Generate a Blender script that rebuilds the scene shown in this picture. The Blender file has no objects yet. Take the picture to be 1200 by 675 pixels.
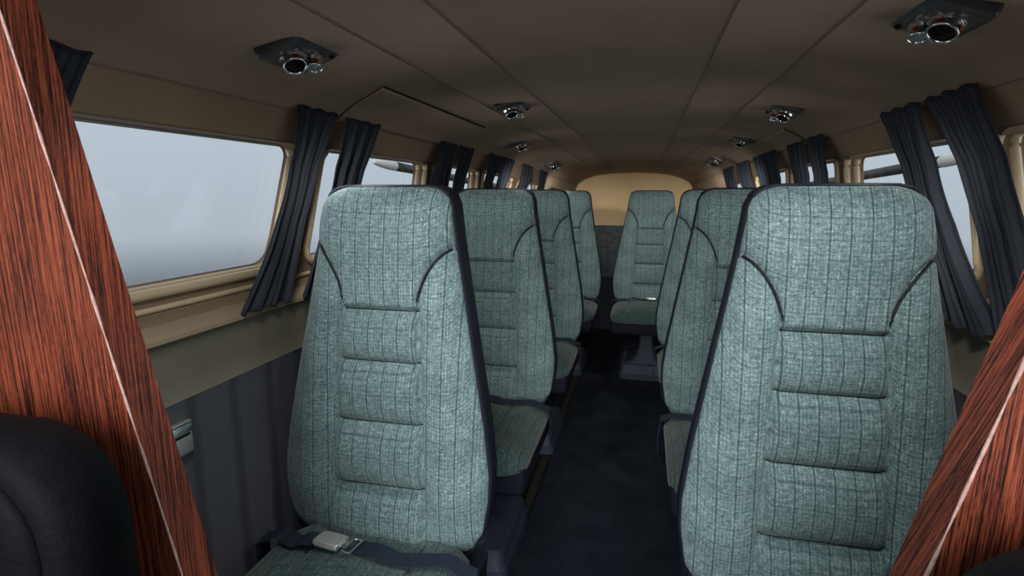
import bpy, bmesh, math, random
from mathutils import Vector, Matrix
random.seed(7)
scene = bpy.context.scene
COL = scene.collection
PI = math.pi
EYE = 1.2
XC = -0.11          # lateral centre of the cabin

# ------------------------------------------------------------------ utilities
def mesh_obj(name, verts, faces, mat=None, parent=None, smooth=False, mats=None, fmat=None):
    me = bpy.data.meshes.new(name)
    me.from_pydata([tuple(v) for v in verts], [], faces)
    me.update()
    bm = bmesh.new(); bm.from_mesh(me)
    bmesh.ops.recalc_face_normals(bm, faces=bm.faces)
    bm.to_mesh(me); bm.free()
    if mats:
        for m in mats: me.materials.append(m)
        if fmat:
            for p, i in zip(me.polygons, fmat): p.material_index = i
    elif mat: me.materials.append(mat)
    if smooth:
        for p in me.polygons: p.use_smooth = True
    o = bpy.data.objects.new(name, me)
    COL.objects.link(o)
    if parent: o.parent = parent
    return o

def bm_obj(name, bm, mat, parent=None, smooth=False, autosmooth=None):
    me = bpy.data.meshes.new(name)
    bmesh.ops.recalc_face_normals(bm, faces=bm.faces)
    if autosmooth is not None:
        for f in bm.faces: f.smooth = True
        for e in bm.edges:
            if len(e.link_faces) == 2 and e.calc_face_angle(0) > autosmooth: e.smooth = False
    elif smooth:
        for f in bm.faces: f.smooth = True
    bm.to_mesh(me); bm.free()
    me.materials.append(mat)
    o = bpy.data.objects.new(name, me); COL.objects.link(o)
    if parent: o.parent = parent
    return o

def empty(name, loc=(0, 0, 0), label=None, cat=None, group=None):
    o = bpy.data.objects.new(name, None); COL.objects.link(o)
    o.location = loc; o.empty_display_size = .1
    tag(o, label, cat, group)
    return o

def tag(o, label=None, cat=None, group=None, kind=None):
    if label: o['label'] = label
    if cat: o['category'] = cat
    if group: o['group'] = group
    if kind: o['kind'] = kind
    return o

def copy_tree(o, parent=None):
    c = o.copy(); COL.objects.link(c); c.parent = parent
    for ch in list(o.children): copy_tree(ch, c)
    return c

def smoothstep(a, b, x):
    t = max(0., min(1., (x-a)/(b-a))); return t*t*(3-2*t)

def interp(tab, x):
    if x <= tab[0][0]: return tab[0][1]
    for (a, va), (b, vb) in zip(tab, tab[1:]):
        if x <= b: return va+(vb-va)*(x-a)/(b-a)
    return tab[-1][1]

def tube_data(pts, r, seg=8, closed=False, verts=None, faces=None):
    verts = [] if verts is None else verts; faces = [] if faces is None else faces
    pts = [Vector(p) for p in pts]; n = len(pts); base = len(verts)
    ref = Vector((0.13, 0.27, 0.95)).normalized()
    for i, p in enumerate(pts):
        a = pts[(i-1) % n] if (closed or i > 0) else p
        b = pts[(i+1) % n] if (closed or i < n-1) else p
        t = (b-a).normalized()
        s = t.cross(ref)
        if s.length < 1e-4: s = t.cross(Vector((1, 0, 0)))
        s.normalize(); w = s.cross(t)
        rr = r[i] if isinstance(r, (list, tuple)) else r
        for k in range(seg):
            an = 2*PI*k/seg
            verts.append(p+(s*math.cos(an)+w*math.sin(an))*rr)
    for i in range(n if closed else n-1):
        j = (i+1) % n
        for k in range(seg):
            l = (k+1) % seg
            faces.append((base+i*seg+k, base+i*seg+l, base+j*seg+l, base+j*seg+k))
    if not closed:
        faces.append(tuple(base+k for k in range(seg)))
        faces.append(tuple(base+(n-1)*seg+k for k in reversed(range(seg))))
    return verts, faces

def box_bm(bm, x0, x1, y0, y1, z0, z1, bevel=0, seg=2):
    r = bmesh.ops.create_cube(bm, size=1)
    for v in r['verts']:
        v.co = Vector((x0+(v.co.x+.5)*(x1-x0), y0+(v.co.y+.5)*(y1-y0), z0+(v.co.z+.5)*(z1-z0)))
    if bevel:
        es = list({e for v in r['verts'] for e in v.link_edges})
        bmesh.ops.bevel(bm, geom=es, offset=bevel, segments=seg, affect='EDGES', profile=.5)

def lathe_data(prof, seg=28, verts=None, faces=None):
    """profile [(r, z)] about local z"""
    verts = [] if verts is None else verts; faces = [] if faces is None else faces
    b = len(verts)
    for r, z in prof:
        for k in range(seg):
            a = 2*PI*k/seg; verts.append(Vector((r*math.cos(a), r*math.sin(a), z)))
    for i in range(len(prof)-1):
        for k in range(seg):
            l = (k+1) % seg
            faces.append((b+i*seg+k, b+i*seg+l, b+(i+1)*seg+l, b+(i+1)*seg+k))
    faces.append(tuple(b+k for k in range(seg)))
    faces.append(tuple(b+(len(prof)-1)*seg+k for k in range(seg)))
    return verts, faces

# ------------------------------------------------------------------ materials
def srgb(r, g, b):
    f = lambda c: (c/255/12.92) if c/255 <= .04045 else ((c/255+.055)/1.055)**2.4
    return (f(r), f(g), f(b), 1)

class NT:
    def __init__(s, name):
        s.m = bpy.data.materials.new(name); s.m.use_nodes = True
        s.t = s.m.node_tree; s.b = s.t.nodes['Principled BSDF']
        s.out = s.t.nodes['Material Output']
    def n(s, typ, **kw):
        x = s.t.nodes.new(typ)
        for k, v in kw.items():
            if k.startswith('i_'):
                key = k[2:]; key = int(key) if key.isdigit() else key.replace('_', ' ')
                x.inputs[key].default_value = v
            else: setattr(x, k, v)
        return x
    def l(s, a, b): s.t.links.new(a, b)
    def math(s, op, a, b=None, c=None):
        x = s.n('ShaderNodeMath', operation=op)
        for i, v in enumerate((a, b, c)):
            if v is None: continue
            if isinstance(v, (int, float)): x.inputs[i].default_value = v
            else: s.l(v, x.inputs[i])
        return x.outputs[0]
    def mix(s, fac, a, b, blend='MIX'):
        x = s.n('ShaderNodeMix', data_type='RGBA', blend_type=blend)
        for sock, v in ((x.inputs[0], fac), (x.inputs[6], a), (x.inputs[7], b)):
            if isinstance(v, (int, float, tuple)): sock.default_value = v
            else: s.l(v, sock)
        return x.outputs[2]
    def noise(s, vec, scale, detail=3, rough=.55):
        x = s.n('ShaderNodeTexNoise'); x.inputs['Scale'].default_value = scale
        x.inputs['Detail'].default_value = detail; x.inputs['Roughness'].default_value = rough
        if vec is not None: s.l(vec, x.inputs['Vector'])
        return x.outputs['Fac']
    def ramp(s, fac, stops):
        x = s.n('ShaderNodeValToRGB'); e = x.color_ramp.elements
        while len(e) < len(stops): e.new(.5)
        for el, (p, c) in zip(e, stops): el.position = p; el.color = c
        s.l(fac, x.inputs[0]); return x.outputs[0]
    def bump(s, h, strength, dist=.002):
        x = s.n('ShaderNodeBump'); x.inputs['Strength'].default_value = strength
        x.inputs['Distance'].default_value = dist
        s.l(h, x.inputs['Height']); s.l(x.outputs[0], s.b.inputs['Normal'])
    def coord(s, kind='Object'):
        return s.n('ShaderNodeTexCoord').outputs[kind]

def simple(name, col, rough=.7, metal=0, spec=.3, mottle=0, mscale=30, bump=0, bscale=200):
    t = NT(name); c = t.coord()
    if mottle:
        f = t.noise(c, mscale)
        k = 1-mottle; d = tuple(v*k for v in col[:3])+(1,); u = tuple(min(1, v*(1+mottle)) for v in col[:3])+(1,)
        t.l(t.ramp(f, [(.3, d), (.7, u)]), t.b.inputs['Base Color'])
    else: t.b.inputs['Base Color'].default_value = col
    t.b.inputs['Roughness'].default_value = rough; t.b.inputs['Metallic'].default_value = metal
    t.b.inputs['Specular IOR Level'].default_value = spec
    if bump: t.bump(t.noise(c, bscale, 4), bump)
    return t.m

def plaid(name, k):
    t = NT(name); c = t.coord()
    wob = t.n('ShaderNodeTexNoise'); wob.inputs['Scale'].default_value = 9; t.l(c, wob.inputs['Vector'])
    off = t.n('ShaderNodeVectorMath', operation='MULTIPLY_ADD'); t.l(wob.outputs['Color'], off.inputs[0])
    off.inputs[1].default_value = (.005, .005, .005); t.l(c, off.inputs[2])
    sp = t.n('ShaderNodeSeparateXYZ'); t.l(off.outputs[0], sp.inputs[0])
    x = sp.outputs[0]
    yz = t.math('SUBTRACT', sp.outputs[2], sp.outputs[1])
    def line(v, per, wid, ph=0.):
        f = t.math('FRACT', t.math('ADD', t.math('DIVIDE', v, per), 50+ph))
        d = t.math('ABSOLUTE', t.math('SUBTRACT', f, .5))
        mr = t.n('ShaderNodeMapRange', interpolation_type='SMOOTHSTEP')
        t.l(d, mr.inputs[0]); mr.inputs[1].default_value = wid*.35; mr.inputs[2].default_value = wid
        mr.inputs[3].default_value = 1; mr.inputs[4].default_value = 0
        return mr.outputs[0]
    fine = t.noise(c, 520, 2, .7)
    mid = t.noise(c, 150, 3, .7)
    # stretched threads
    mp = t.n('ShaderNodeMapping'); mp.inputs['Scale'].default_value = (60, 60, 900); t.l(c, mp.inputs[0])
    th = t.noise(mp.outputs[0], 1, 2)
    mp2 = t.n('ShaderNodeMapping'); mp2.inputs['Scale'].default_value = (700, 50, 40); t.l(c, mp2.inputs[0])
    tv = t.noise(mp2.outputs[0], 1, 2)
    tw = t.math('ADD', t.math('MULTIPLY', fine, .4), t.math('ADD', t.math('MULTIPLY', mid, .25), t.math('ADD', t.math('MULTIPLY', th, .2), t.math('MULTIPLY', tv, .15))))
    base = t.ramp(tw, [(.37, (.020, .050, .056, 1)), (.47, (.10, .164, .172, 1)), (.56, (.25, .345, .348, 1)), (.67, (.60, .69, .685, 1))])
    # weave of broad tonal bands
    big = t.noise(c, 14, 2)
    base = t.mix(t.math('MULTIPLY', big, .25), base, (.10, .155, .16, 1))
    v1 = line(x, .033, .055); v2 = line(x, .033, .03, .33); v3 = line(x, .0066, .28, .1)
    h1 = line(yz, .030, .05, .2); h2 = line(yz, .0075, .25, .4)
    hs = line(yz, .12, .32, .1)
    br = t.noise(c, 60, 2)
    def dark(b, m, amt, col=(.018, .035, .042, 1)):
        f = t.math('MULTIPLY', m, t.math('MULTIPLY', t.math('ADD', br, .45), amt)); return t.mix(f, b, col)
    b = dark(base, hs, .16); b = dark(b, v3, .26); b = dark(b, h2, .22)
    b = dark(b, h1, .28); b = dark(b, v2, .30); b = dark(b, v1, .72)
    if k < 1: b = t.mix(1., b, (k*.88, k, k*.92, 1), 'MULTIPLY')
    t.l(b, t.b.inputs['Base Color'])
    t.b.inputs['Roughness'].default_value = .85; t.b.inputs['Specular IOR Level'].default_value = .15
    t.b.inputs['Sheen Weight'].default_value = .15
    t.bump(tw, .35, .0012)
    return t.m

def wood(name, slope):
    """rosewood veneer, grain running along the leaning edge (slope = dx/dz)"""
    t = NT(name); c = t.coord()
    sp = t.n('ShaderNodeSeparateXYZ'); t.l(c, sp.inputs[0])
    x = t.math('SUBTRACT', sp.outputs[0], t.math('MULTIPLY', sp.outputs[2], slope*.12))
    cb = t.n('ShaderNodeCombineXYZ')
    t.l(t.math('MULTIPLY', t.math('ADD', x, sp.outputs[1]), 1), cb.inputs[0]); t.l(t.math('MULTIPLY', sp.outputs[2], .016), cb.inputs[2])
    v = cb.outputs[0]
    g1 = t.noise(v, 300, 4, .7); g2 = t.noise(v, 1100, 3, .75)
    cb2 = t.n('ShaderNodeCombineXYZ')
    t.l(t.math('ADD', x, sp.outputs[1]), cb2.inputs[0]); t.l(t.math('MULTIPLY', sp.outputs[2], .12), cb2.inputs[2])
    g3 = t.noise(cb2.outputs[0], 700, 2, .6)
    f = t.math('ADD', t.math('MULTIPLY', g1, .55), t.math('ADD', t.math('MULTIPLY', g2, .3), t.math('MULTIPLY', g3, .15)))
    col = t.ramp(f, [(.41, (.008, .003, .002, 1)), (.462, (.045, .010, .007, 1)), (.50, (.17, .034, .017, 1)), (.58, (.33, .078, .036, 1)), (.68, (.44, .13, .07, 1))])
    t.l(col, t.b.inputs['Base Color'])
    t.b.inputs['Roughness'].default_value = .42; t.b.inputs['Specular IOR Level'].default_value = .45
    t.b.inputs['Coat Weight'].default_value = .25; t.b.inputs['Coat Roughness'].default_value = .28
    t.bump(f, .3, .0015)
    return t.m

def striped(name, base, dark, per, axis=1, rough=.8, amp=.5):
    t = NT(name); c = t.coord(); sp = t.n('ShaderNodeSeparateXYZ'); t.l(c, sp.inputs[0])
    w = t.noise(c, 5, 2)
    v = t.math('ADD', sp.outputs[axis], t.math('MULTIPLY', w, .02))
    f = t.math('FRACT', t.math('ADD', t.math('DIVIDE', v, per), 50.))
    d = t.math('ABSOLUTE', t.math('SUBTRACT', f, .5))
    mr = t.n('ShaderNodeMapRange'); t.l(d, mr.inputs[0]); mr.inputs[1].default_value = .05; mr.inputs[2].default_value = .18
    mr.inputs[3].default_value = amp; mr.inputs[4].default_value = 0
    n = t.noise(c, 260, 3)
    b = t.mix(t.math('MULTIPLY', n, .5), base, tuple(q*.55 for q in base[:3])+(1,))
    t.l(t.mix(mr.outputs[0], b, dark), t.b.inputs['Base Color'])
    t.b.inputs['Roughness'].default_value = rough; t.b.inputs['Specular IOR Level'].default_value = .2
    t.bump(n, .2)
    return t.m

def cloth():
    t = NT('slate_blue_curtain_cloth'); sp = t.n('ShaderNodeSeparateXYZ'); t.l(t.coord('UV'), sp.inputs[0])
    c = t.coord()
    w = t.noise(c, 9, 2)
    v = t.math('ADD', sp.outputs[0], t.math('MULTIPLY', w, .03))
    f = t.math('FRACT', t.math('MULTIPLY', v, 13.))
    d = t.math('ABSOLUTE', t.math('SUBTRACT', f, .5))
    mr = t.n('ShaderNodeMapRange'); t.l(d, mr.inputs[0]); mr.inputs[1].default_value = .04; mr.inputs[2].default_value = .22
    mr.inputs[3].default_value = .8; mr.inputs[4].default_value = 0
    n = t.noise(c, 260, 3)
    b = t.mix(t.math('MULTIPLY', n, .5), srgb(56, 61, 70), srgb(37, 42, 50))
    t.l(t.mix(mr.outputs[0], b, srgb(26, 30, 38)), t.b.inputs['Base Color'])
    t.b.inputs['Roughness'].default_value = .85; t.b.inputs['Specular IOR Level'].default_value = .2
    t.bump(n, .2)
    return t.m

M = {}
M['plaid'] = plaid('teal_plaid_tweed', 1.0)
M['plaid_seat'] = plaid('shaded_green_plaid_tweed', .52)  # back tweed darkened and greened; the cushions' dimmer light put into the colour
M['navy'] = simple('navy_vinyl', srgb(26, 31, 44), .55, spec=.35, mottle=.2, mscale=20, bump=.15, bscale=300)
M['navy2'] = simple('navy_moulding', srgb(50, 55, 72), .6, spec=.3, mottle=.15, mscale=14, bump=.1, bscale=200)
M['cord'] = simple('black_piping_cord', srgb(12, 16, 20), .6)
M['belt'] = simple('navy_webbing', srgb(31, 41, 55), .7, mottle=.2, mscale=120, bump=.3, bscale=500)
M['chrome'] = simple('chrome', (.82, .82, .80, 1), .12, metal=1)
M['steel'] = simple('brushed_steel', (.88, .86, .82, 1), .33, metal=.8, mottle=.1, mscale=40)
M['dial'] = simple('dark_bezel', srgb(70, 70, 74), .35, spec=.5, mottle=.25, mscale=12)
M['black'] = simple('black_rubber', srgb(10, 12, 14), .6)
M['redmark'] = simple('red_mark', srgb(150, 24, 14), .4)
M['lens'] = simple('frosted_lens', srgb(120, 145, 150), .15, spec=.8)
M['leather'] = simple('black_leather', srgb(11, 13, 18), .65, spec=.12, mottle=.2, mscale=60, bump=.5, bscale=140)
M['ceil'] = simple('taupe_headliner', srgb(176, 155, 136), .9, spec=.1, mottle=.06, mscale=6, bump=.05, bscale=400)
M['tan'] = simple('tan_window_moulding', srgb(206, 186, 152), .33, spec=.5, mottle=.05, mscale=8)
M['surround'] = simple('shaded_window_pillar', srgb(132, 114, 92), .5, spec=.35, mottle=.05, mscale=8)  # pillar shadow put into the colour, darker than the tan beads
M['band'] = simple('taupe_side_lining', srgb(160, 138, 115), .75, spec=.2, mottle=.06, mscale=8)
M['ledge'] = simple('beige_ledge', srgb(150, 134, 112), .6, spec=.25, mottle=.05, mscale=12)
M['olive'] = simple('olive_side_panel', srgb(118, 114, 100), .7, spec=.2, mottle=.06, mscale=7, bump=.06, bscale=300)
M['rear'] = simple('beige_bulkhead_lining', srgb(214, 188, 146), .8, spec=.15, mottle=.05, mscale=5)
M['slate'] = simple('slate_carpet_panel', srgb(84, 92, 94), .9, spec=.1, mottle=.35, mscale=25, bump=.3, bscale=300)
M['wallcarpet'] = striped('slate_wall_carpet', srgb(98, 101, 108), srgb(62, 65, 72), .115, 1, .9, .6)
M['curtain'] = cloth()
M['seam'] = simple('dark_seam_groove', srgb(140, 122, 106), .9)
M['brownseam'] = simple('brown_gasket', srgb(52, 30, 22), .8)
M['rail'] = simple('seat_track_metal', srgb(56, 53, 49), .6, metal=.3, mottle=.5, mscale=180, bump=.5, bscale=220)
M['railedge'] = simple('track_flange', srgb(30, 31, 35), .5, metal=.3)
M['edge'] = simple('pale_worn_edging', srgb(196, 160, 150), .5, mottle=.25, mscale=120)
M['podwhite'] = simple('pale_grey_paint', srgb(190, 188, 182), .4)
M['poddark'] = simple('dark_grey_paint', srgb(32, 31, 30), .5)
def carpet():
    t = NT('dark_navy_carpet'); c = t.coord()
    a = t.noise(c, 7, 3); b = t.noise(c, 170, 4, .8)
    f = t.math('ADD', t.math('MULTIPLY', a, .2), t.math('MULTIPLY', b, .8))
    t.l(t.ramp(f, [(.35, srgb(14, 18, 24)), (.5, srgb(30, 36, 46)), (.68, srgb(58, 66, 76))]), t.b.inputs['Base Color'])
    t.b.inputs['Roughness'].default_value = .95; t.b.inputs['Specular IOR Level'].default_value = .08
    t.bump(b, .6, .004); return t.m
M['carpet'] = carpet()
def glass():
    t = NT('window_acrylic'); t.t.nodes.remove(t.b)
    tr = t.n('ShaderNodeBsdfTransparent'); tr.inputs[0].default_value = (.96, .97, .98, 1)
    gl = t.n('ShaderNodeBsdfGlossy'); gl.inputs['Roughness'].default_value = .05
    mx = t.n('ShaderNodeMixShader'); mx.inputs[0].default_value = .04
    t.l(tr.outputs[0], mx.inputs[1]); t.l(gl.outputs[0], mx.inputs[2]); t.l(mx.outputs[0], t.out.inputs[0])
    return t.m
M['glass'] = glass()

# ------------------------------------------------------------------ cabin shell
Y0, Y1 = 0.49, 4.9
def taper(Y): return smoothstep(3.1, 4.95, Y)
def S(sg, Y, o, h):
    """point on the cabin lining: side sign, station, half width, height relative to the eye line"""
    t = taper(Y)
    w = max(0., min(1., (h+.22)/.3)); k = 1-.39*t*w
    return Vector((XC+sg*o*k, Y, EYE+h-.134*t*w))
CEIL = [(0, .302), (.12, .301), (.235, .2985), (.24, .296), (.245, .2985), (.34, .294), (.419, .289), (.424, .2865), (.429, .2885), (.49, .282), (.545, .276), (.61, .263), (.68, .247), (.73, .229), (.77, .208)]
def ceil_h(o): return interp(CEIL, o)
YS = [Y0+(Y1-Y0)*i/60 for i in range(61)]

def loft(name, rows, mat, parent=None, smooth=True):
    """rows: list of lists of Vectors, same length"""
    n = len(rows[0]); V = [p for r in rows for p in r]
    F = [(i*n+j, i*n+j+1, (i+1)*n+j+1, (i+1)*n+j) for i in range(len(rows)-1) for j in range(n-1)]
    return mesh_obj(name, V, F, mat, parent, smooth)

def solid(o, th, off=1):
    m = o.modifiers.new('thick', 'SOLIDIFY'); m.thickness = th; m.offset = off
    return o

# ceiling
cp = [(-o, h) for o, h in reversed(CEIL)]+CEIL[1:]
rows = [[S(1 if o >= 0 else -1, Y, abs(o), h) for o, h in cp] for Y in YS]
ceiling = loft('ceiling', rows, M['ceil'])
tag(ceiling, 'curved taupe cabin ceiling with long panel seams', kind='structure')
# seams as dark grooves recessed into the lining
def along(sg, o, dh, ya, yb, n=50):
    return [S(sg, ya+(yb-ya)*i/n, o, ceil_h(o)+dh) for i in range(n+1)]
for o in (.24, .424):
    for sg in (-1, 1):
        v, f = tube_data(along(sg, o, .0005, Y0, Y1), .0015, 6)
        mesh_obj('seam', v, f, M['seam'], ceiling, True)
# cornice line where the ceiling meets the side lining
for sg in (-1, 1):
    v, f = tube_data([S(sg, Y, .7705, .2072) for Y in YS], .0028, 6)
    mesh_obj('cornice_bead', v, f, M['seam'], ceiling, True)

# outer roof above the lining (keeps daylight out)
rows = [[S(1 if o >= 0 else -1, Y, abs(o)*1.13+.0, h+.05-.02*abs(o)) for o, h in cp] for Y in YS]
roof = loft('roof_skin', rows, M['podwhite'], ceiling)

# floor
bm = bmesh.new(); box_bm(bm, XC-1.0, XC+1.0, -.35, 5.0, -.05, 0)
floor = bm_obj('floor', bm, M['carpet']); tag(floor, 'dark navy carpeted cabin floor', kind='structure')

SHEAR = .42
WIN = [(.64, 1.33), (1.435, 2.215), (2.325, 2.98), (3.09, 3.56), (3.67, 3.95)]   # at the eye line
WT, WB = .133, -.2236                      # window zone limits (h)
def o_zone(h): return interp([(-.2236, .806), (.133, .81)], h)

def rounded(ya, yb, h0, h1, r, n=7):
    """outline in (y, h), sheared"""
    P = []
    for cx, cy, a0 in ((yb-r, h1-r*.8, 0), (ya+r, h1-r*.8, 90), (ya+r, h0+r*.8, 180), (yb-r, h0+r*.8, 270)):
        for k in range(n):
            a = math.radians(a0+90*k/(n-1)); P.append((cx+r*math.cos(a), cy+.8*r*math.sin(a)))
    return P
def shear(p): return (p[0]+SHEAR*p[1], p[1])
def densify(P, step=.06):
    Q = []
    for a, b in zip(P, P[1:]+P[:1]):
        d = math.hypot(b[0]-a[0], b[1]-a[1]); n = max(1, int(d/step))
        for k in range(n): Q.append((a[0]+(b[0]-a[0])*k/n, a[1]+(b[1]-a[1])*k/n))
    return Q

def build_side(sg, name):
    upper = [(.77, .208), (.785, .185), (.80, .155), (.81, .133)]
    w = loft(name, [[S(sg, Y, o, h) for o, h in upper] for Y in YS], M['band'])
    tag(w, 'taupe side wall lining of the cabin', kind='structure')
    # window surround with cut-outs
    V, F = [], []
    edges = [Y0]+[(a[1]+b[0])/2 for a, b in zip(WIN, WIN[1:])]+[4.9]
    def addv(p): V.append(S(sg, max(Y0-.1, min(4.95, p[0])), o_zone(p[1]), p[1])); return len(V)-1
    for i, (a, b) in enumerate(WIN):
        hole = densify(rounded(a, b, -.188, WT-.004, .048))
        L, R = edges[i], edges[i+1]
        cx, cy = (a+b)/2, (-.188+WT)/2
        def proj(p):
            dx, dy = p[0]-cx, p[1]-cy
            # nearest border in box norm, keep corner fans tidy
            s = min(((R-cx) if dx > 0 else (L-cx))/dx if abs(dx) > 1e-6 else 9e9, ((WT-cy) if dy > 0 else (WB-cy))/dy if abs(dy) > 1e-6 else 9e9)
            return (cx+dx*s, cy+dy*s)
        inner = [addv(shear(p)) for p in hole]
        midp = []
        for p in hole:
            q = proj(p); midp.append(addv(shear(((p[0]+q[0])/2, (p[1]+q[1])/2))))
        outer = [addv(shear(proj(p))) for p in hole]
        n = len(hole)
        for A, B in ((inner, midp), (midp, outer)):
            for k in range(n):
                F.append((A[k], A[(k+1) % n], B[(k+1) % n], B[k]))
        # corner triangles
        for corner in ((R, WT), (L, WT), (L, WB), (R, WB)):
            best = None
            for k in range(n):
                p, q = proj(hole[k]), proj(hole[(k+1) % n])
                if abs(p[0]-q[0]) > 1e-6 and abs(p[1]-q[1]) > 1e-6:
                    d = math.hypot(p[0]-corner[0], p[1]-corner[1])+math.hypot(q[0]-corner[0], q[1]-corner[1])
                    if best is None or d < best[0]: best = (d, k)
            if best:
                c = addv(shear(corner)); F.append((outer[best[1]], outer[(best[1]+1) % n], c))
    mesh_obj('window_surround', V, F, M['surround'], w, False)
    # ledges below the windows
    lo = [(.806, -.2236), (.800, -.232), (.785, -.2385), (.775, -.2455)]
    loft('sill_moulding', [[S(sg, Y, o, h) for o, h in lo] for Y in YS], M['surround'], w, False)
    v, f = tube_data([S(sg, Y, .803, -.222) for Y in YS], .0065, 8)
    mesh_obj('sill_bead', v, f, M['tan'], w, True)
    lo = [(.775, -.2455), (.745, -.258), (.738, -.2645), (.736, -.272)]
    loft('curtain_ledge', [[S(sg, Y, o, h) for o, h in lo] for Y in YS], M['ledge'], w, False)
    lo = [(.736, -.272), (.743, -.276), (.7445, -.30), (.742, -.35), (.737, -.382), (.730, -.388)]
    loft('side_panel', [[S(sg, Y, o, h) for o, h in lo] for Y in YS], M['olive'], w, True)
    lo = [(.730, -.388), (.735, -.41), (.735, -.6), (.733, -.9), (.73, -1.2)]
    loft('carpeted_lower_wall', [[S(sg, Y, o, h) for o, h in lo] for Y in YS], M['wallcarpet'], w, True)
    # outer skin: above and below the windows
    for nm, pr in (('outer_skin_upper', [(.86, .26), (.895, .19), (.90, .128)]), ('outer_skin_lower', [(.895, -.19), (.88, -.6), (.82, -1.25)])):
        loft(nm, [[S(sg, Y, o, h) for o, h in pr] for Y in YS], M['podwhite'], w, True)
    pr = [(.74, .262), (.86, .24), (.92, .10), (.93, -.2), (.90, -.6), (.80, -1.2)]
    loft('cockpit_side_lining', [[Vector((XC+sg*o, y, EYE+h)) for o, h in pr] for y in (-.35, .07, .49)], M['band'], w, True)
    return w

wall_left = build_side(-1, 'wall_left')
wall_right = build_side(1, 'wall_right')

wn = 0
side_names = {-1: 'left', 1: 'right'}
for sg in (-1, 1):
    for i, (a, b) in enumerate(WIN):
        wn += 1
        hole = densify(rounded(a, b, -.188, WT-.004, .048), .04)
        n = len(hole)
        V, F = [], []
        for d in (0, .02, .05):
            for p in hole:
                y, h = shear(p); h2 = h
                if h < -.12: h2 = h+.009*d/.05
                V.append(S(sg, y, o_zone(h)+d, h2))
        for r in range(2):
            for k in range(n): F.append((r*n+k, r*n+(k+1) % n, (r+1)*n+(k+1) % n, (r+1)*n+k))
        # pillar blank between reveals (outer skin between the windows)
        fr = mesh_obj('window_%d' % wn, V, F, M['surround'], None, True)
        tag(fr, kind='structure')
        # beads: one on the lip, one stepping back on the surround, both fading at the top
        def bead(off, r, nm, dep=-.002):
            P = []
            hh = densify(rounded(a-off, b+off, -.188-off*.5, WT-.004+off*.1, .048+off), .04)
            lim = [shear(p) for p in hh if p[1] < WT-.012]
            # start at the top aft corner and run round the bottom to the front
            idx = [k for k, p in enumerate(hh) if p[1] < WT-.012]
            st = next(k for k in idx if ((k-1) % len(hh)) not in idx)
            seq = []
            k = st
            if nm == 'outer_bead':
                seq = [p for p in hh if p[0] > b-.02 and -.19 < p[1] < WT-.012]
                seq.sort(key=lambda p: -p[1]); idx = []
            while k in idx:
                seq.append(hh[k]); k = (k+1) % len(hh)
                if len(seq) > len(hh): break
            pts = [S(sg, max(Y0, min(4.93, shear(p)[0])), o_zone(p[1])+dep, p[1]) for p in seq]
            v, f = tube_data(pts, r, 8); mesh_obj(nm, v, f, M['tan'], fr, True)
        bead(.006, .011, 'lip_bead'); bead(.001, .010, 'inner_bead', .028)
        # dark gasket against the pane
        pts = []
        for p in hole:
            y, h = shear(p); pts.append(S(sg, y, o_zone(h)+.048, h+(.009 if h < -.12 else 0)))
        v, f = tube_data(pts, .002, 6, closed=True); mesh_obj('gasket', v, f, M['seam'], fr, True)
        V = []
        for d in (.049, .053):
            for p in hole:
                y, h = shear(p); V.append(S(sg, y, o_zone(h)+d, h+(.009 if h < -.12 else 0)))
        F = [tuple(range(n)), tuple(range(2*n-1, n-1, -1))]+[(k, (k+1) % n, n+(k+1) % n, n+k) for k in range(n)]
        mesh_obj('pane', V, F, M['glass'], fr)
# rear bulkhead
prof = [S(1 if o >= 0 else -1, Y1, abs(o), h) for o, h in cp]
lowz = [0.0, .925]
def bulk(z0, y, inset=1.):
    pts = [p.copy() for p in prof]
    return pts
V = [Vector((p.x, 4.9, p.z+.01)) for p in prof]+[Vector((.75, 4.9, .90)), Vector((-.97, 4.9, .90))]
V2 = [v+Vector((0, .03, 0)) for v in V]
n = len(V)
F = [tuple(range(n)), tuple(range(2*n-1, n-1, -1))]+[(k, (k+1) % n, n+(k+1) % n, n+k) for k in range(n)]
wr = mesh_obj('wall_rear', V+V2, F, M['rear']); tag(wr, 'beige arched rear bulkhead', kind='structure')
bm = bmesh.new(); box_bm(bm, -1.0, .78, 4.885, 4.93, .47, .922, .004)
bm_obj('carpet_panel', bm, M['slate'], wr)
bm = bmesh.new(); box_bm(bm, -1.0, .78, 4.895, 4.93, 0, .47)
bm_obj('kick_panel', bm, M['navy'], wr)

# overhead hatches of the side doors (upper door edge curves into the roof)
def hatch(sg, o0, ya0, yb0, ya1, yb1, nm, edgemat):
    """inner top edge at o0 from ya0..yb0, lower edge at .77 from ya1..yb1"""
    rows = []
    for i in range(25):
        s = i/24; r = []
        for j in range(13):
            u = j/12; o = o0+(.768-o0)*u
            y = (ya0+(ya1-ya0)*u**.8)*(1-s)+(yb0+(yb1-yb0)*u**.8)*s
            r.append(S(sg, y, o-.004, ceil_h(o)-.0035))
        rows.append(r)
    d = loft(nm, rows, M['ceil']); tag(d, kind='structure')
    solid(d, .003, 0)
    v, f = tube_data([p for p in rows[0]], .0022, 6); mesh_obj('front_edge_line', v, f, edgemat, d, True)  # left tube is tan: the edge's highlight put into its colour
    v, f = tube_data([r[0]+Vector((0, 0, .002)) for r in rows], .0034, 6); mesh_obj('top_gasket', v, f, M['brownseam'] if sg < 0 else M['seam'], d, True)
    v, f = tube_data([p for p in rows[-1]], .0025, 6); mesh_obj('rear_edging', v, f, M['tan'] if sg < 0 else M['seam'], d, True)
    return d
hatch(-1, .566, 1.385, 2.325, 1.50, 2.45, 'door_1', M['tan'])
hatch(1, .64, 2.49, 3.75, 2.62, 3.8, 'door_2', M['ledge'])

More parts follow.
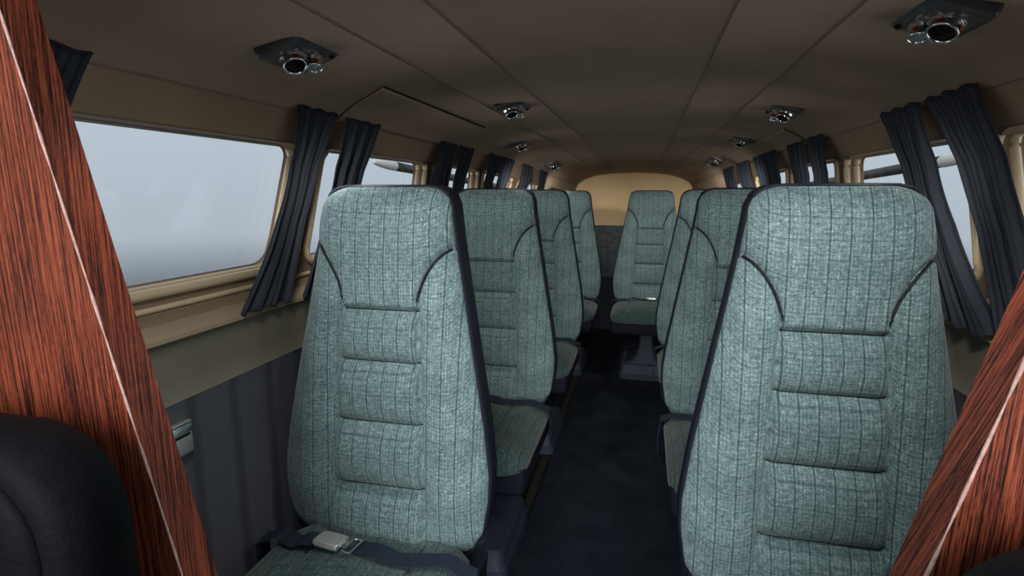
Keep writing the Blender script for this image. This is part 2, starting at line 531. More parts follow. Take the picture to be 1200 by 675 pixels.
# ------------------------------------------------------------------ wood partition
def partition(sgn, edge, zt, outx, nm, label):
    """edge: function z -> x of the opening edge"""
    pts = []
    zs = [0.0, .3, .6, .9, 1.2, 1.45, zt]
    root = None
    yf, yb = .49, .535
    V, F = [], []
    for z in zs:
        for y in (yf, yb):
            V.append(Vector((edge(z), y, z))); V.append(Vector((outx(z), y, z)))
    for i in range(len(zs)-1):
        b = i*4; c = b+4
        F += [(b, b+1, c+1, c), (b+2, b+3, c+3, c+2), (b, b+2, c+2, c), (b+1, b+3, c+3, c+1)]
    F += [(0, 1, 3, 2), (len(V)-4, len(V)-3, len(V)-1, len(V)-2)]
    mt = wood('rosewood_veneer_'+nm, (edge(1.4)-edge(.7))/.7)
    o = mesh_obj('partition_panel', V, F, mt)
    tag(o, label, 'partition', 'wood partition panels')
    # worn pale edging strip along the front arris
    pv = []
    zz = [0.02+i*.02 for i in range(int((zt-.02)/.02))]
    r = [.0013+.0008*math.sin(i*1.7)*math.sin(i*.37+1) for i in range(len(zz))]
    v, f = tube_data([(edge(z), yf, z) for z in zz], r, 6)
    e = mesh_obj('edging_strip', v, f, M['edge'], o, True); e['label'] = 'pale worn edging strip'
    return o
eL = lambda z: -.6085+(1.1-z)*.2417
eR = lambda z: .285+(z-1.06)*.235
partition(-1, eL, 1.452, lambda z: -1.02 if z < 1.3 else -1.02+(z-1.3)*1.45, 'left', 'tall red rosewood partition panel leaning up the left side of the frame')
partition(1, eR, 1.452, lambda z: .80 if z < 1.3 else .80-(z-1.3)*1.45, 'right', 'red rosewood partition panel at the bottom right corner of the frame')

# ------------------------------------------------------------------ pilot seats
def slab(bm, w, d, hgt, r, seg=6):
    pass
def pilot_seat(x, label):
    root = empty('pilot_seat', (x, .345, 0), label, 'seat', 'black leather cockpit seats')
    # backrest: rounded outline extruded, facing -y
    def outline(w, z0, z1, r, n=9):
        P = []
        for cx, cz, a0 in ((w-r, z1-r, 0), (-w+r, z1-r, 90), (-w+.05, z0+.05, 180), (w-.05, z0+.05, 270)):
            rr = r if a0 < 180 else .05
            for k in range(n):
                a = math.radians(a0+90*k/(n-1)); P.append((cx+rr*math.cos(a), cz+rr*math.sin(a)))
        return P
    def pad(name, w, z0, z1, r, rings, mat):
        V, F = [], []
        for ins, y in rings:
            for px, pz in outline(w-ins, z0+ins, z1-ins, max(.03, r-ins)): V.append(Vector((px, y, pz)))
        n = len(V)//len(rings)
        for i in range(len(rings)-1):
            for k in range(n): F.append((i*n+k, i*n+(k+1) % n, (i+1)*n+(k+1) % n, (i+1)*n+k))
        F.append(tuple(range(n))); F.append(tuple((len(rings)-1)*n+k for k in range(n)))
        return mesh_obj(name, V, F, mat, root, True)
    pad('backrest', 0.226, .42, .980, .11, [(.03, .09), (.014, .08), (.004, .055), (0, .03), (.006, .010), (.016, .002), (.028, 0)], M['leather'])
    pad('backrest_pad', .198, .46, .954, .085, [(0, .004), (.001, -.003), (.008, -.008), (.03, -.011)], M['leather'])
    bm = bmesh.new(); box_bm(bm, -.23, .23, -.44, .0, .33, .45, .04, 4)
    bm_obj('seat_cushion', bm, M['leather'], root, True)
    bm = bmesh.new(); box_bm(bm, -.17, .17, -.36, .05, 0, .34, .015)
    bm_obj('seat_base', bm, M['navy2'], root, True)
    return root
pilot_seat(-.722, 'black leather cockpit seat with rounded top at the bottom left corner')
pilot_seat(.425, 'black leather cockpit seat top just peeking in at the bottom right corner')

# ------------------------------------------------------------------ passenger seats
WTAB = [(.42, .195), (.44, .213), (.48, .232), (.55, .2425), (.60, .243), (.70, .230), (.80, .212), (.90, .194), (1.0, .176), (1.08, .162), (1.13, .1545), (1.162, .150)]
def hw(z):
    if z > 1.162: return .150-.05+math.sqrt(max(0, .05**2-(min(z, 1.212)-1.162)**2))
    return interp(WTAB, z)
SEAMS = [.952, .841, .708, .568]
def panel_x(z): return interp([(.42, .112), (.55, .106), (.70, .098), (.84, .092), (.96, .086), (1.0, .088)], z)
def arc_z(x, w):           # shoulder arc between head panel and side bolster
    xb = panel_x(.96)
    q = max(0., min(1., (w-x)/(w-xb)))
    return .972+.114*max(0, 1-q**1.75)**.72
def lean(z): return .085*((z-.42)/.79)
def back_y(x, z):
    """front surface, smaller = nearer the front of the cabin"""
    w = hw(z); ax = abs(x); u = ax/w
    y = lean(z)
    y += .030*u**5                                  # rolled edges
    y += .016*max(0, (z-1.12)/.092)**3              # rolled top
    y += .02*max(0, (.47-z)/.05)**2
    xb = panel_x(z)
    waz = arc_z(ax, hw(1.06)) if ax > panel_x(.96) else .952
    head = z > waz if ax > panel_x(.96) else z > .952
    g = lambda d, s: math.exp(-(d/s)**2)
    if head:
        t = min(1, (z-waz)/(1.21-waz)); y -= .016*math.sin(PI*min(1, t*.9+.06))**.6
        y += .010*g(z-waz, .007)
    else:
        if ax < xb:
            b = [.425]+sorted(SEAMS)
            for z0, z1 in zip(b, b[1:]):
                if z0 <= z <= z1:
                    t = (z-z0)/(z1-z0)
                    y -= .165*(z1-z0)*(1-abs(2*t-1)**2.2)
                    break
            # narrow crossing channels
            y += .004*g(xb-ax, .010)
        else:
            t = (ax-xb)/max(.01, (w-xb))
            y -= .018*math.sin(PI*min(1, t*.92))**.7*1.15*smoothstep(.42, .55, z)*(1-.35*smoothstep(.8, 1.05, z))
            y += .008*g(z-waz, .006)
            y += .003*g(ax-xb, .004)
    if z <= .96: y += .005*g(ax-xb, .0045)
    for s in SEAMS:
        if ax < xb+.004: y += .006*g(z-s, .004)
    return y

def make_seat(root):
    # --- fabric face of the backrest
    NU, NZ = 96, 150
    zs = [.42+(1.16-.42)*j/(NZ-16) for j in range(NZ-15)]+[1.16+.052*math.sin(PI/2*j/16) for j in range(1, 17)]
    for sm in SEAMS:
        k = min(range(len(zs)), key=lambda q: abs(zs[q]-sm)); zs[k] = sm; zs[k-1] = sm-.004; zs[k+1] = sm+.004
    V, F = [], []
    for z in zs:
        w = hw(z)
        for i in range(NU+1):
            u = -1+2*i/NU
            V.append(Vector((u*w, back_y(u*w, z), z)))
    W = NU+1
    for j in range(NZ):
        for i in range(NU): F.append((j*W+i, j*W+i+1, (j+1)*W+i+1, (j+1)*W+i))
    # close behind, so the pad has depth
    nb = len(V)
    loop = [i for i in range(W)]+[j*W+NU for j in range(1, NZ+1)]+[NZ*W+i for i in range(NU-1, -1, -1)]+[j*W for j in range(NZ-1, 0, -1)]
    for k in loop:
        p = V[k]; V.append(Vector((p.x*.99, lean(p.z)+.045, p.z-(.002 if p.z > 1.2 else 0))))
    L = len(loop)
    for k in range(L): F.append((loop[k], loop[(k+1) % L], nb+(k+1) % L, nb+k))
    mesh_obj('backrest', V, F, M['plaid'], root, True)
    # --- piping cords along the shoulder arcs
    for sg in (-1, 1):
        pts = []
        w = hw(1.06); xb = panel_x(.96)
        for k in range(29):
            x = xb+(hw(1.083)*.985-xb)*(k/28)**1.6
            z = arc_z(x, w)
            if x > hw(z)*.985: break
            pts.append((sg*x, min(back_y(x+.003, z-.006), back_y(x-.003, z+.006))+.0015, z))
        rr = [.0010+.0016*smoothstep(0, 6, k) for k in range(len(pts))]
        v, f = tube_data(pts, rr, 8); mesh_obj('piping', v, f, M['cord'], root, True)
    # --- horizontal stitched channels
    for s in SEAMS:
        xb = panel_x(s)
        pts = [(x, back_y(x, s)-.0006, s) for x in [(-xb+2*xb*k/24) for k in range(25)]]
        v, f = tube_data(pts, .0016, 6); mesh_obj('stitched_channel', v, f, M['cord'], root, True)
    # --- vertical stitch lines beside the centre panel
    for sg in (-1, 1):
        pts = []
        for k in range(50):
            z = .44+(.952-.44)*k/49; xb = panel_x(z); pts.append((sg*xb, back_y(xb, z)+.0012, z))
        v, f = tube_data(pts, .0013, 6); mesh_obj('stitch_line', v, f, M['cord'], root, True)
    # --- dark shell wrapping sides, top and back
    V, F = [], []
    zz = [.40]+[z for z in zs[:-16:3]]+[z+.001 for z in zs[-16:]]
    ring = []
    # profile rings marching from the fabric edge to the back
    steps = [(.985, .026, 0), (1.012, .028, 1), (1.022, .040, 1), (1.02, .075, 1), (.99, .105, 1), (.90, .120, .6), (.5, .126, .2), (0, .127, 0)]
    outl = []
    for z in zz: outl.append((hw(z), z))
    top = outl[-1]
    path = [(-w, z) for w, z in outl]+[(-w, 1.2135) for w in (.06, .02)]+[(w, 1.2135) for w in (.02, .06)]+[(w, z) for w, z in reversed(outl)]
    n = len(path)
    for fx, dy, dz in steps:
        for x, z in path:
            zz2 = z+(.004*dz if z > 1.19 else 0)
            if fx < .95: zz2 = .78+(z-.78)*(.5+.5*fx)
            V.append(Vector((x*fx, lean(z)+dy, zz2)))
    for i in range(len(steps)-1):
        for k in range(n-1): F.append((i*n+k, i*n+k+1, (i+1)*n+k+1, (i+1)*n+k))
    mesh_obj('back_shell', V, F, M['navy'], root, True)
    # --- seat cushion
    NX, NY = 72, 70
    Vc, Fc = [], []
    def cush(u, t):
        # t: 0 at the back, 1 bottom of the front roll; path along top then rolling down
        Ltop = .40; R = .045; La = R*PI/2; Ld = .015; tot = Ltop+La+Ld; s = t*tot
        wid = .236-.012*smoothstep(.75, 1, t)-.03*smoothstep(.9, 1.0, 1-t)
        x = u*wid
        if s < Ltop: y = .02-s; z = .445; ny, nz = 0, 1
        elif s < Ltop+La:
            a = (s-Ltop)/R; y = .02-Ltop-R*math.sin(a); z = .445-R+R*math.cos(a); ny, nz = -math.sin(a), math.cos(a)
        else: y = .02-Ltop-R; z = .445-R-(s-Ltop-La); ny, nz = -1, 0
        au = abs(u); b = 0
        b -= .030*au**6                                            # rolled sides
        b += .018*(1-au**2)                                        # crown
        xs = .118/.236
        b -= .010*math.exp(-((au-xs)/.022)**2)                     # two lengthways seams
        if au < xs:
            b += .006*math.sin(PI*min(1, t*1.25))
            b -= .008*math.exp(-((t-.72)/.012)**2)
        else: b += .010*math.sin(PI*(au-xs)/(1-xs))
        return Vector((x, y+ny*b, z+nz*b))
    for j in range(NY+1):
        for i in range(NX+1): Vc.append(cush(-1+2*i/NX, j/NY))
    W = NX+1
    for j in range(NY):
        for i in range(NX): Fc.append((j*W+i, j*W+i+1, (j+1)*W+i+1, (j+1)*W+i))
    loop = [i for i in range(W)]+[j*W+NX for j in range(1, NY+1)]+[NY*W+i for i in range(NX-1, -1, -1)]+[j*W for j in range(NY-1, 0, -1)]
    nb = len(Vc)
    for k in loop:
        p = Vc[k]; Vc.append(Vector((p.x*.985, p.y, min(p.z, .386))))
    L = len(loop)
    for k in range(L): Fc.append((loop[k], loop[(k+1) % L], nb+(k+1) % L, nb+k))
    Fc.append(tuple(nb+k for k in range(L)))
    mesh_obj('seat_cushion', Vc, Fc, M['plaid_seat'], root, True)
    # --- navy skirt under the cushion
    bm = bmesh.new()
    r = bmesh.ops.create_cube(bm, size=1)
    for v in r['verts']:
        fz = v.co.z > 0
        v.co = Vector((v.co.x*2*(.230 if fz else .222), (-.408 if fz else -.400) if v.co.y < 0 else .10, .415 if fz else .30))
    bmesh.ops.bevel(bm, geom=[e for e in bm.edges], offset=.018, segments=3, affect='EDGES', profile=.5)
    # hollow look: skirt stops just under the fabric at the front
    for v in bm.verts:
        if v.co.z > .392: v.co.z = .392
    bm_obj('cushion_skirt', bm, M['navy'], root, autosmooth=.6)
    # --- flared pedestal
    V, F = [], []
    lev = [(.0075, .170, .19), (.045, .168, .19), (.05, .164, .186), (.095, .155, .176), (.102, .148, .17), (.107, .118, .155), (.125, .090, .14), (.155, .070, .125), (.20, .055, .115), (.25, .047, .11), (.31, .045, .11)]
    sq = 40
    for z, ax, ay in lev:
        for k in range(sq):
            a = 2*PI*(k+.5)/sq; c, s = math.cos(a), math.sin(a); p = .16
            V.append(Vector((ax*math.copysign(abs(c)**p if z < .103 else abs(c)**.3, c), -.215+ay*math.copysign(abs(s)**p if z < .103 else abs(s)**.3, s), z)))
    for i in range(len(lev)-1):
        for k in range(sq): F.append((i*sq+k, i*sq+(k+1) % sq, (i+1)*sq+(k+1) % sq, (i+1)*sq+k))
    F.append(tuple(range(sq))); F.append(tuple((len(lev)-1)*sq+k for k in range(sq)))
    bmq = bmesh.new(); vs = [bmq.verts.new(v) for v in V]
    for f in F: bmq.faces.new([vs[q] for q in f])
    bm_obj('pedestal', bmq, M['navy2'], root, autosmooth=.5)

def belt(root, ends, amp, bx, by, buckle_rot, seed):
    """lap belt lying on the cushion: left strap, right strap, buckle with tongue"""
    rnd = random.Random(seed)
    hwid = .021
    def top_z(x): return .4665+.004*(1-abs(x)/.236)-.020*max(0, abs(x)/.236-.02)**6
    def strap(x0, x1, y0, y1, tail, nm):
        V, F = [], []; n = 44; c = []
        for i in range(n+1):
            s = i/n
            x = x0+(x1-x0)*s; y = y0+(y1-y0)*s+.010*math.sin(s*7+amp)
            z = top_z(x)+.005+.010*max(0, math.sin(s*9.5+amp))*math.sin(PI*s)
            c.append(Vector((x, y, z)))
        sgn = 1 if x0 > 0 else -1
        if tail:
            head = [Vector((sgn*.247, y0+.004, .452)), Vector((sgn*.2535, y0+.012, .40)), Vector((sgn*.252, y0+.025, .33)), Vector((sgn*.245, y0+.03, .305))]
            c = head[::-1]+c
        m = len(c)
        for i, p in enumerate(c):
            a = c[max(0, i-1)]; b = c[min(m-1, i+1)]; t = (b-a).normalized()
            side = Vector((0, 1, 0))-t*t.y; side.normalize(); nn = t.cross(side)
            if nn.z < 0: nn = -nn
            if abs(t.z) > .8: nn = Vector((sgn, 0, 0))
            for q, hh in ((-1, -.0011), (1, -.0011), (1, .0011), (-1, .0011)):
                V.append(p+side*hwid*q+nn*hh)
        for i in range(m-1):
            for k in range(4): F.append((i*4+k, i*4+(k+1) % 4, (i+1)*4+(k+1) % 4, (i+1)*4+k))
        F += [(0, 1, 2, 3), (m*4-4, m*4-3, m*4-2, m*4-1)]
        return mesh_obj(nm, V, F, M['belt'], root, False)
    strap(-.222, bx-.022, by+.012, by, True, 'belt_strap'); strap(.222, bx+.05, by-.002, by-.004, True, 'belt_strap')
    # lift-lever buckle
    zb = top_z(bx)+.008
    mtx = Matrix.Translation((bx, by, zb)) @ Matrix.Rotation(buckle_rot, 4, 'Z')
    V, F = [], []
    prof = [(-.023, .002), (-.025, .007), (-.021, .0125), (-.019, .0135), (-.004, .0135), (.012, .013), (.020, .011), (.024, .007), (.023, .003)]
    xs = [(-.030, .82), (-.028, .95), (-.02, 1), (.0, 1.0), (.02, 1), (.028, .95), (.030, .85)]
    m = len(prof)
    for x, k in xs:
        for y, z in prof: V.append(mtx @ Vector((x, y*k, z*(.6+.4*k))))
    for i in range(len(xs)-1):
        for k in range(m): F.append((i*m+k, i*m+(k+1) % m, (i+1)*m+(k+1) % m, (i+1)*m+k))
    F += [tuple(range(m)), tuple((len(xs)-1)*m+k for k in range(m))]
    bk = mesh_obj('buckle', V, F, M['steel'], root, False)
    # tongue: plate with a slot through which the webbing loops
    V = []; F = []
    bm = bmesh.new()
    box_bm(bm, .028, .044, -.011, .011, .005, .008, .001)
    box_bm(bm, .042, .047, -.024, .024, .005, .0085, .001)
    box_bm(bm, .047, .062, -.024, -.019, .005, .0085, .001); box_bm(bm, .047, .062, .019, .024, .005, .0085, .001)
    box_bm(bm, .061, .066, -.024, .024, .005, .0085, .001)
    bmesh.ops.transform(bm, matrix=mtx, verts=bm.verts)
    bm_obj('tongue', bm, M['chrome'], bk)
    v, f = lathe_data([(.0035, 0), (.0035, .002)], 12)
    R = mtx @ Matrix.Translation((-.022, -.0285, .008)) @ Matrix.Rotation(PI/2, 4, 'X')
    mesh_obj('rivet', [R @ p for p in v], f, M['black'], bk)

SEATS = [(-.545, 1.01, 'front left passenger seat in teal plaid with silver belt buckle, beside the left wall'),
         (.335, 1.01, 'largest teal plaid passenger seat, front right, nearest the right wall curtains'),
         (-.545, 1.89, 'teal plaid passenger seat directly behind the front left passenger seat'),
         (.325, 1.89, 'teal plaid passenger seat directly behind the largest seat on the right'),
         (-.540, 2.77, 'teal plaid passenger seat third along the left row'),
         (.320, 2.77, 'teal plaid passenger seat third along the right row, mostly hidden'),
         (-.535, 3.93, 'rearmost teal plaid passenger seat of the left row, by the slate carpet panel'),
         (.040, 3.93, 'teal plaid seat standing alone at the aisle end below the beige arch')]
proto = empty('passenger_seat', (0, 0, 0))
make_seat(proto)
protoB = copy_tree(proto)
belt(proto, None, .6, -.068, -.072, math.radians(-8), 1)
belt(protoB, None, 2.1, .02, -.07, math.radians(6), 2)
for i, (x, y, lab) in enumerate(SEATS):
    src = {0: proto, 1: protoB}.get(i)
    r = src if src else copy_tree(proto if i in (2, 4) else protoB)
    r.location = (x, y, 0); tag(r, lab, 'seat', 'plaid passenger seats')

# ------------------------------------------------------------------ seat tracks
labs = {(-1, 1): 'patterned metal floor track along the left edge of the aisle',
        (-1, -1): 'metal floor track under the left seats, beside the left wall',
        (1, -1): 'metal floor track along the right edge of the aisle',
        (1, 1): 'metal floor track under the right seats, beside the right wall'}
for (sd, ps), lab in labs.items():
    cx = (-.545 if sd < 0 else .335)+ps*.143
    root = empty('seat_track', (cx, .6, 0), lab, 'floor track', 'seat tracks on the cabin floor')
    bm = bmesh.new(); box_bm(bm, -.016, .016, 0, 3.6, .0, .003); bm_obj('track_strip', bm, M['rail'], root)
    for q in (-1, 1):
        bm = bmesh.new(); box_bm(bm, q*.021-.004, q*.021+.004, 0, 3.6, .0, .007, .0015); bm_obj('track_flange', bm, M['railedge'], root)

# ------------------------------------------------------------------ overhead vent units
def vent_unit(sg):
    root = empty('overhead_vent')
    # bezel plate: bevelled, slightly convex, local z down is -z
    V, F = [], []
    lev = [(1.0, .014, 0), (1.0, -.003, 0), (.95, -.007, 0), (.7, -.009, 0)]
    sq = 48
    for k_, z, _ in lev:
        for k in range(sq):
            a = 2*PI*(k+.5)/sq; c, s = math.cos(a), math.sin(a); p = .2
            V.append(Vector((.052*k_*math.copysign(abs(c)**p, c), 0.076*k_*math.copysign(abs(s)**p, s), z)))
    for i in range(len(lev)-1):
        for k in range(sq): F.append((i*sq+k, i*sq+(k+1) % sq, (i+1)*sq+(k+1) % sq, (i+1)*sq+k))
    F += [tuple(range(sq)), tuple((len(lev)-1)*sq+k for k in range(sq))]
    mesh_obj('bezel', V, F, M['dial'], root, True)
    def eyeball(cx, cy, R, L, lens, nm, tiltx, tilty):
        mt = Matrix.Translation((cx, cy, -.008)) @ Matrix.Rotation(tiltx, 4, 'X') @ Matrix.Rotation(tilty, 4, 'Y')
        pr = [(R*1.22, .002), (R*1.22, -.005), (R*1.06, -.009), (R, -.012), (R*.97, -L*.75), (R*1.03, -L*.86), (R*1.03, -L), (R*.90, -L), (R*.86, -L*.9)]
        v, f = lathe_data(pr, 32); f = f[:-1]
        hs = mesh_obj(nm, [mt @ p for p in v], f, M['chrome'], root, True)
        pr = [(R*.865, -L*.9), (R*.80, -L*.55)] if not lens else [(R*.87, -L*.92), (R*.6, -L*.97), (R*.02, -L*.99)]
        v, f = lathe_data(pr, 32); f = f[:-2] if lens else f[:-2]+[f[-1]]
        mesh_obj('lens' if lens else 'nozzle', [mt @ p for p in v], f, M['lens'] if lens else M['black'], hs, True)
        # red marker bar on the sleeve
        for a0 in (-1.0, -2.6):
            V, F = [], []; b = 0
            for k in range(5):
                a = a0+.12*k
                for z in (-.013, -L*.72): V.append(mt @ Vector(((R+.0008)*math.cos(a), (R+.0008)*math.sin(a), z)))
            for k in range(4): F.append((b+2*k, b+2*k+1, b+2*k+3, b+2*k+2))
            mesh_obj('red_marker', V, F, M['redmark'], hs)
    eyeball(sg*.008, -.016, .0215, .024, False, 'air_nozzle', math.radians(-20), math.radians(6*sg))
    eyeball(-sg*.014, 0.024, .0145, .026, True, 'reading_light', math.radians(-18), math.radians(-6*sg))
    v, f = lathe_data([(.006, -.006), (.006, -.011), (.004, -.013)], 16)
    mesh_obj('push_button', [p+Vector((-sg*.036, .056, 0)) for p in v], f, M['black'], root)
    return root
VENTS = {-1: [(.560, 1.02, 'large overhead vent above the front left passenger seat'), (.345, 1.93, 'second overhead vent along the left ceiling, nearest the aisle seam'),
              (.572, 3.09, 'third overhead vent along the left ceiling'), (.634, 3.95, 'smallest overhead vent, farthest back on the left ceiling')],
         1: [(.548, 1.06, 'large overhead vent cut by the top right edge of the frame'), (.545, 2.09, 'second overhead vent along the right ceiling'),
             (.567, 3.12, 'third overhead vent along the right ceiling, by the hatch edge'), (.623, 3.88, 'smallest overhead vent, farthest back on the right ceiling')]}
for sg in (-1, 1):
    pv = vent_unit(sg)
    for i, (o, Y, lab) in enumerate(VENTS[sg]):
        r = pv if i == 0 else copy_tree(pv)
        p = S(sg, Y, o, ceil_h(o)); a = S(sg, Y, o+.03, ceil_h(o+.03)); b = S(sg, Y, o-.03, ceil_h(o-.03))
        dy = S(sg, Y+.05, o, ceil_h(o))-S(sg, Y-.05, o, ceil_h(o))
        ex = (a-b).normalized()*sg; ex = (ex+Vector((0, 0, -.20*sg))).normalized(); ey = dy.normalized(); ez = ex.cross(ey).normalized(); ey = ez.cross(ex)
        mt = Matrix((ex, ey, ez)).transposed().to_4x4(); mt.translation = p+Vector((0, 0, -.004))
        r.matrix_world = mt; r.location = mt.translation; r.rotation_euler = mt.to_euler()
        tag(r, lab, 'overhead vent', 'chrome overhead vents with reading lights')

# ------------------------------------------------------------------ curtains
def curtain(sg, ytop, ymid, ybot, label, npl=5, seed=0):
    rnd = random.Random(seed*17+(3 if sg > 0 else 0))
    ph = [rnd.random()*6 for _ in range(4)]
    NU, NV = 60, 48; V, F = [], []
    ztop = .212; zbot = -.262+rnd.uniform(-.004, .004)
    y0 = (ytop[0]+ytop[1])/2
    for j in range(NV+1):
        v = j/NV
        def q(a, b, c):      # smooth path through three widths
            return a*(1-v)*(1-2*v)+4*b*v*(1-v)*1.0+c*v*(2*v-1)
        L = q(ytop[0], ymid[0], ybot[0]*.96); R = q(ytop[1], ymid[1], ybot[1]*.96)
        for i in range(NU+1):
            u = i/NU
            amp = (.004+.006*smoothstep(0, .3, v)+.005*v)
            pl = math.sin(u*npl*2*PI+ph[0]+.8*math.sin(v*2+ph[1]))+.35*math.sin(u*npl*4.3*PI+ph[2]+v)
            y = L+(R-L)*u+.004*math.sin(u*npl*4*PI+ph[3])*v
            h = ztop+(zbot-ztop)*v+.003*math.sin(u*17+ph[3])*(1-v)*(v < .03)+.005*math.sin(u*npl*2*PI+ph[1])*smoothstep(.9, 1, v)
            o = interp([(0, .752), (.12, .762), (.3, .775), (.6, .77), (.85, .752), (1, .738)], v)-amp*pl*.8-.012
            V.append(S(sg, y, o, h))
    W = NU+1
    for j in range(NV):
        for i in range(NU): F.append((j*W+i, j*W+i+1, (j+1)*W+i+1, (j+1)*W+i))
    root = empty('curtain', S(sg, y0, .76, ztop), label, 'curtain', 'slate blue pleated window curtains')
    o = mesh_obj('cloth', [p-root.location for p in V], F, M['curtain'], root, True)
    uv = o.data.uv_layers.new(name='UVMap')
    for lp in o.data.loops:
        j, i = divmod(lp.vertex_index, W); uv.data[lp.index].uv = (i/NU, j/NV)
    solid(o, .002, 0)
    pts = [V[i]-root.location+Vector((0, 0, .002)) for i in range(0, W, 2)]
    v_, f_ = tube_data(pts, .0035, 6); mesh_obj('heading_tape', v_, f_, M['navy'], root, True)
    return root
CL = [((.52, .735), (.46, .64), (.42, .60), 'narrow curtain strip beside the left rosewood panel'),
      ((1.275, 1.455), (1.22, 1.315), (1.04, 1.205), 'left curtain at the rear of the largest window, hem resting on the ledge'),
      ((1.50, 1.715), (1.405, 1.57), (1.26, 1.44), 'left curtain just behind the top of the front left passenger seat'),
      ((2.28, 2.49), (2.20, 2.37), (2.04, 2.22), 'left curtain at the rear edge of the second left window'),
      ((2.52, 2.74), (2.43, 2.60), (2.27, 2.47), 'left curtain at the front edge of the third left window'),
      ((3.04, 3.275), (2.95, 3.12), (2.80, 3.0), 'left curtain at the rear edge of the third left window'),
      ((3.295, 3.50), (3.20, 3.36), (3.06, 3.24), 'left curtain at the front edge of the fourth left window'),
      ((3.64, 3.80), (3.56, 3.69), (3.44, 3.58), 'left curtain at the rear edge of the fourth left window'),
      ((3.92, 4.06), (3.86, 3.97), (3.76, 3.88), 'last small curtain at the tail end of the left wall')]
CR = [((1.345, 1.555), (1.205, 1.335), (1.02, 1.17), 'rightmost curtain, hanging in front of the pale window frame'),
      ((1.59, 1.815), (1.46, 1.60), (1.18, 1.385), 'right curtain over the corner of the largest seat, hem on the ledge'),
      ((2.35, 2.56), (2.26, 2.43), (2.1, 2.27), 'right curtain at the rear edge of the second right window'),
      ((2.59, 2.87), (2.49, 2.70), (2.32, 2.54), 'right curtain at the front edge of the third right window'),
      ((3.12, 3.30), (3.03, 3.18), (2.88, 3.05), 'right curtain at the rear edge of the third right window'),
      ((3.325, 3.52), (3.23, 3.38), (3.1, 3.28), 'right curtain at the front edge of the fourth right window'),
      ((3.58, 3.77), (3.5, 3.65), (3.38, 3.54), 'right curtain at the rear edge of the fourth right window'),
      ((3.83, 4.0), (3.76, 3.9), (3.66, 3.8), 'last small curtain at the tail end of the right wall')]
for i, (a, b, c, lab) in enumerate(CL): curtain(-1, a, b, c, lab, 3, i+1)
for i, (a, b, c, lab) in enumerate(CR): curtain(1, a, b, c, lab, 3, i+1)

# ------------------------------------------------------------------ ashtray on the left wall
at = empty('ashtray', (S(-1, .805, .735, -.46).x+.0, .805, .74), 'small silver ashtray on the dark left wall beside the rosewood panel', 'ashtray')
bm = bmesh.new(); box_bm(bm, .0, .012, -.036, .034, -.032, .032, .003); bm_obj('housing', bm, M['steel'], at, autosmooth=.6)
bm = bmesh.new(); box_bm(bm, .006, .018, -.033, .031, .012, .030, .004); bm_obj('lid', bm, M['chrome'], at, autosmooth=.6)
bm = bmesh.new(); box_bm(bm, .009, .0135, -.028, .026, .004, .009, .001); bm_obj('finger_slot', bm, M['black'], at)

# ------------------------------------------------------------------ slender pods outside the windows
def pod(x, y0, z0, y1, z1, label):
    root = empty('wing_pod', (x, y0, z0), label, 'wing pod', 'slender pods outside the windows')
    def body(nm, s0, s1, rfun, mat):
        n = 24; pts, rr = [], []
        for i in range(n+1):
            s = s0+(s1-s0)*i/n; pts.append((0, (y1-y0)*s, (z1-z0)*s)); rr.append(rfun(s))
        v, f = tube_data(pts, rr, 20); return mesh_obj(nm, v, f, mat, root, True)
    rf = lambda s: .003+.036*max(0, 1-(1-min(1, s/.085))**2)**.5
    body('nose', 0, .085, rf, M['podwhite']); body('body', .085, 1, lambda s: .038, M['poddark'])
pod(-2.05, 4.0, 1.435, 8.4, 1.26, 'pale-nosed dark pod seen through the left windows')
pod(1.83, 3.75, 1.412, 8.4, 1.24, 'pale-nosed dark pod seen through the right windows')

# ------------------------------------------------------------------ sky, sun, camera
wd = bpy.data.worlds.new('World'); scene.world = wd; wd.use_nodes = True
nt = wd.node_tree; bg = nt.nodes['Background']
tc = nt.nodes.new('ShaderNodeTexCoord'); sp = nt.nodes.new('ShaderNodeSeparateXYZ'); nt.links.new(tc.outputs['Generated'], sp.inputs[0])
mr = nt.nodes.new('ShaderNodeMapRange'); mr.inputs[1].default_value = -.35; mr.inputs[2].default_value = .65
nt.links.new(sp.outputs[2], mr.inputs[0])
cr = nt.nodes.new('ShaderNodeValToRGB'); nt.links.new(mr.outputs[0], cr.inputs[0])
e = cr.color_ramp.elements
stops = [(0, (.07, .08, .09, 1)), (.13, (.105, .125, .145, 1)), (.21, (.18, .21, .245, 1)), (.285, (.49, .55, .61, 1)), (.38, (.52, .60, .67, 1)), (.52, (.58, .66, .73, 1)), (1, (.62, .72, .82, 1))]
while len(e) < len(stops): e.new(.5)
for el, (p, c) in zip(e, stops): el.position = p; el.color = c
nz = nt.nodes.new('ShaderNodeTexNoise'); nz.inputs['Scale'].default_value = 6; nz.inputs['Detail'].default_value = 4
nt.links.new(tc.outputs['Generated'], nz.inputs['Vector'])
mx = nt.nodes.new('ShaderNodeMix'); mx.data_type = 'RGBA'; mx.blend_type = 'SOFT_LIGHT'; mx.inputs[0].default_value = .12
nt.links.new(cr.outputs[0], mx.inputs[6]); nt.links.new(nz.outputs['Fac'], mx.inputs[7])
nt.links.new(mx.outputs[2], bg.inputs[0]); bg.inputs[1].default_value = 1.0

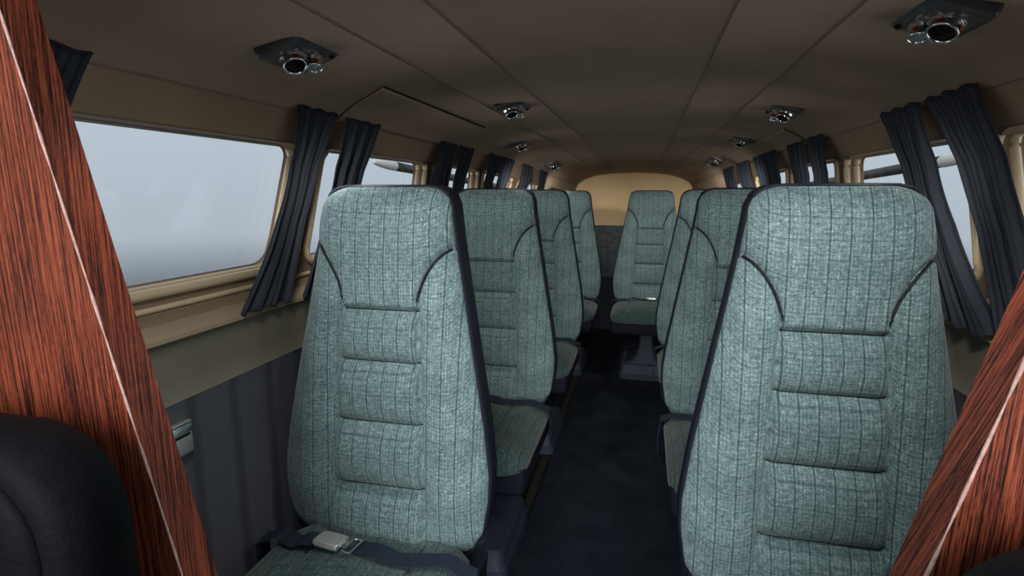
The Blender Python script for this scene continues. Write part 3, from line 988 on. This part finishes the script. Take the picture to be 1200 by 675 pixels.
def sun(name, direction, strength, angle, col):
    L = bpy.data.lights.new(name, 'SUN'); L.energy = strength; L.angle = math.radians(angle); L.color = col
    o = bpy.data.objects.new(name, L); COL.objects.link(o)
    o.rotation_euler = Vector(direction).to_track_quat('-Z', 'Y').to_euler(); o.location = (0, -3, 4)
    return o
sun('windscreen_daylight', (.0, 1, -.40), 3.7, 40, (1, .98, .95))
sun('left_window_daylight', (1, .15, .22), 1.6, 60, (.97, .98, 1))
sun('right_window_daylight', (-1, .15, .22), 1.6, 60, (.97, .98, 1))
# unseen fill spots added behind the partition to brighten the first row
for x in (-.50, .28):
    L = bpy.data.lights.new('row_fill_spot', 'SPOT'); L.energy = 8 if x < 0 else 14; L.spot_size = math.radians(130); L.spot_blend = 1; L.shadow_soft_size = .05; L.color = (1, .97, .93)
    ob = bpy.data.objects.new('row_fill_spot', L); COL.objects.link(ob); ob.location = (x, .57, 1.42)
    ob.rotation_euler = Vector((0, .62, -1)).to_track_quat('-Z', 'Y').to_euler()
# spots added at the overhead reading lights, aimed aft to brighten the seats
for sg in (-1, 1):
    for o, Y, lab in VENTS[sg]:
        p = S(sg, Y, o, ceil_h(o))
        L = bpy.data.lights.new('reading_light_fill', 'SPOT'); L.energy = 13 if Y < 2.5 else (22 if Y < 3.5 else 8); L.spot_size = math.radians(92); L.spot_blend = 1; L.shadow_soft_size = .03; L.color = (1, .96, .9)
        ob = bpy.data.objects.new('reading_light_fill', L); COL.objects.link(ob); ob.location = p+Vector((0, .02, -.06))
        ob.rotation_euler = Vector((-.1*sg, 1, -.75)).to_track_quat('-Z', 'Y').to_euler()

cam = bpy.data.cameras.new('Camera'); co = bpy.data.objects.new('Camera', cam); COL.objects.link(co)
cam.sensor_fit = 'HORIZONTAL'; cam.sensor_width = 36; cam.lens = 36*650/1200
cam.clip_start = .01
psi, pit = math.radians(13.3907), math.radians(9.7337)
co.location = (0, 0, EYE)
co.rotation_euler = (PI/2-pit, 0, psi)
scene.camera = co
scene.view_settings.view_transform = 'Standard'; scene.view_settings.look = 'None'
scene.view_settings.gamma = 1; scene.view_settings.use_curve_mapping = False
scene.view_settings.exposure = 0
scene.cycles.use_denoising = True
scene.cycles.max_bounces = 8; scene.cycles.diffuse_bounces = 5; scene.cycles.transparent_max_bounces = 12
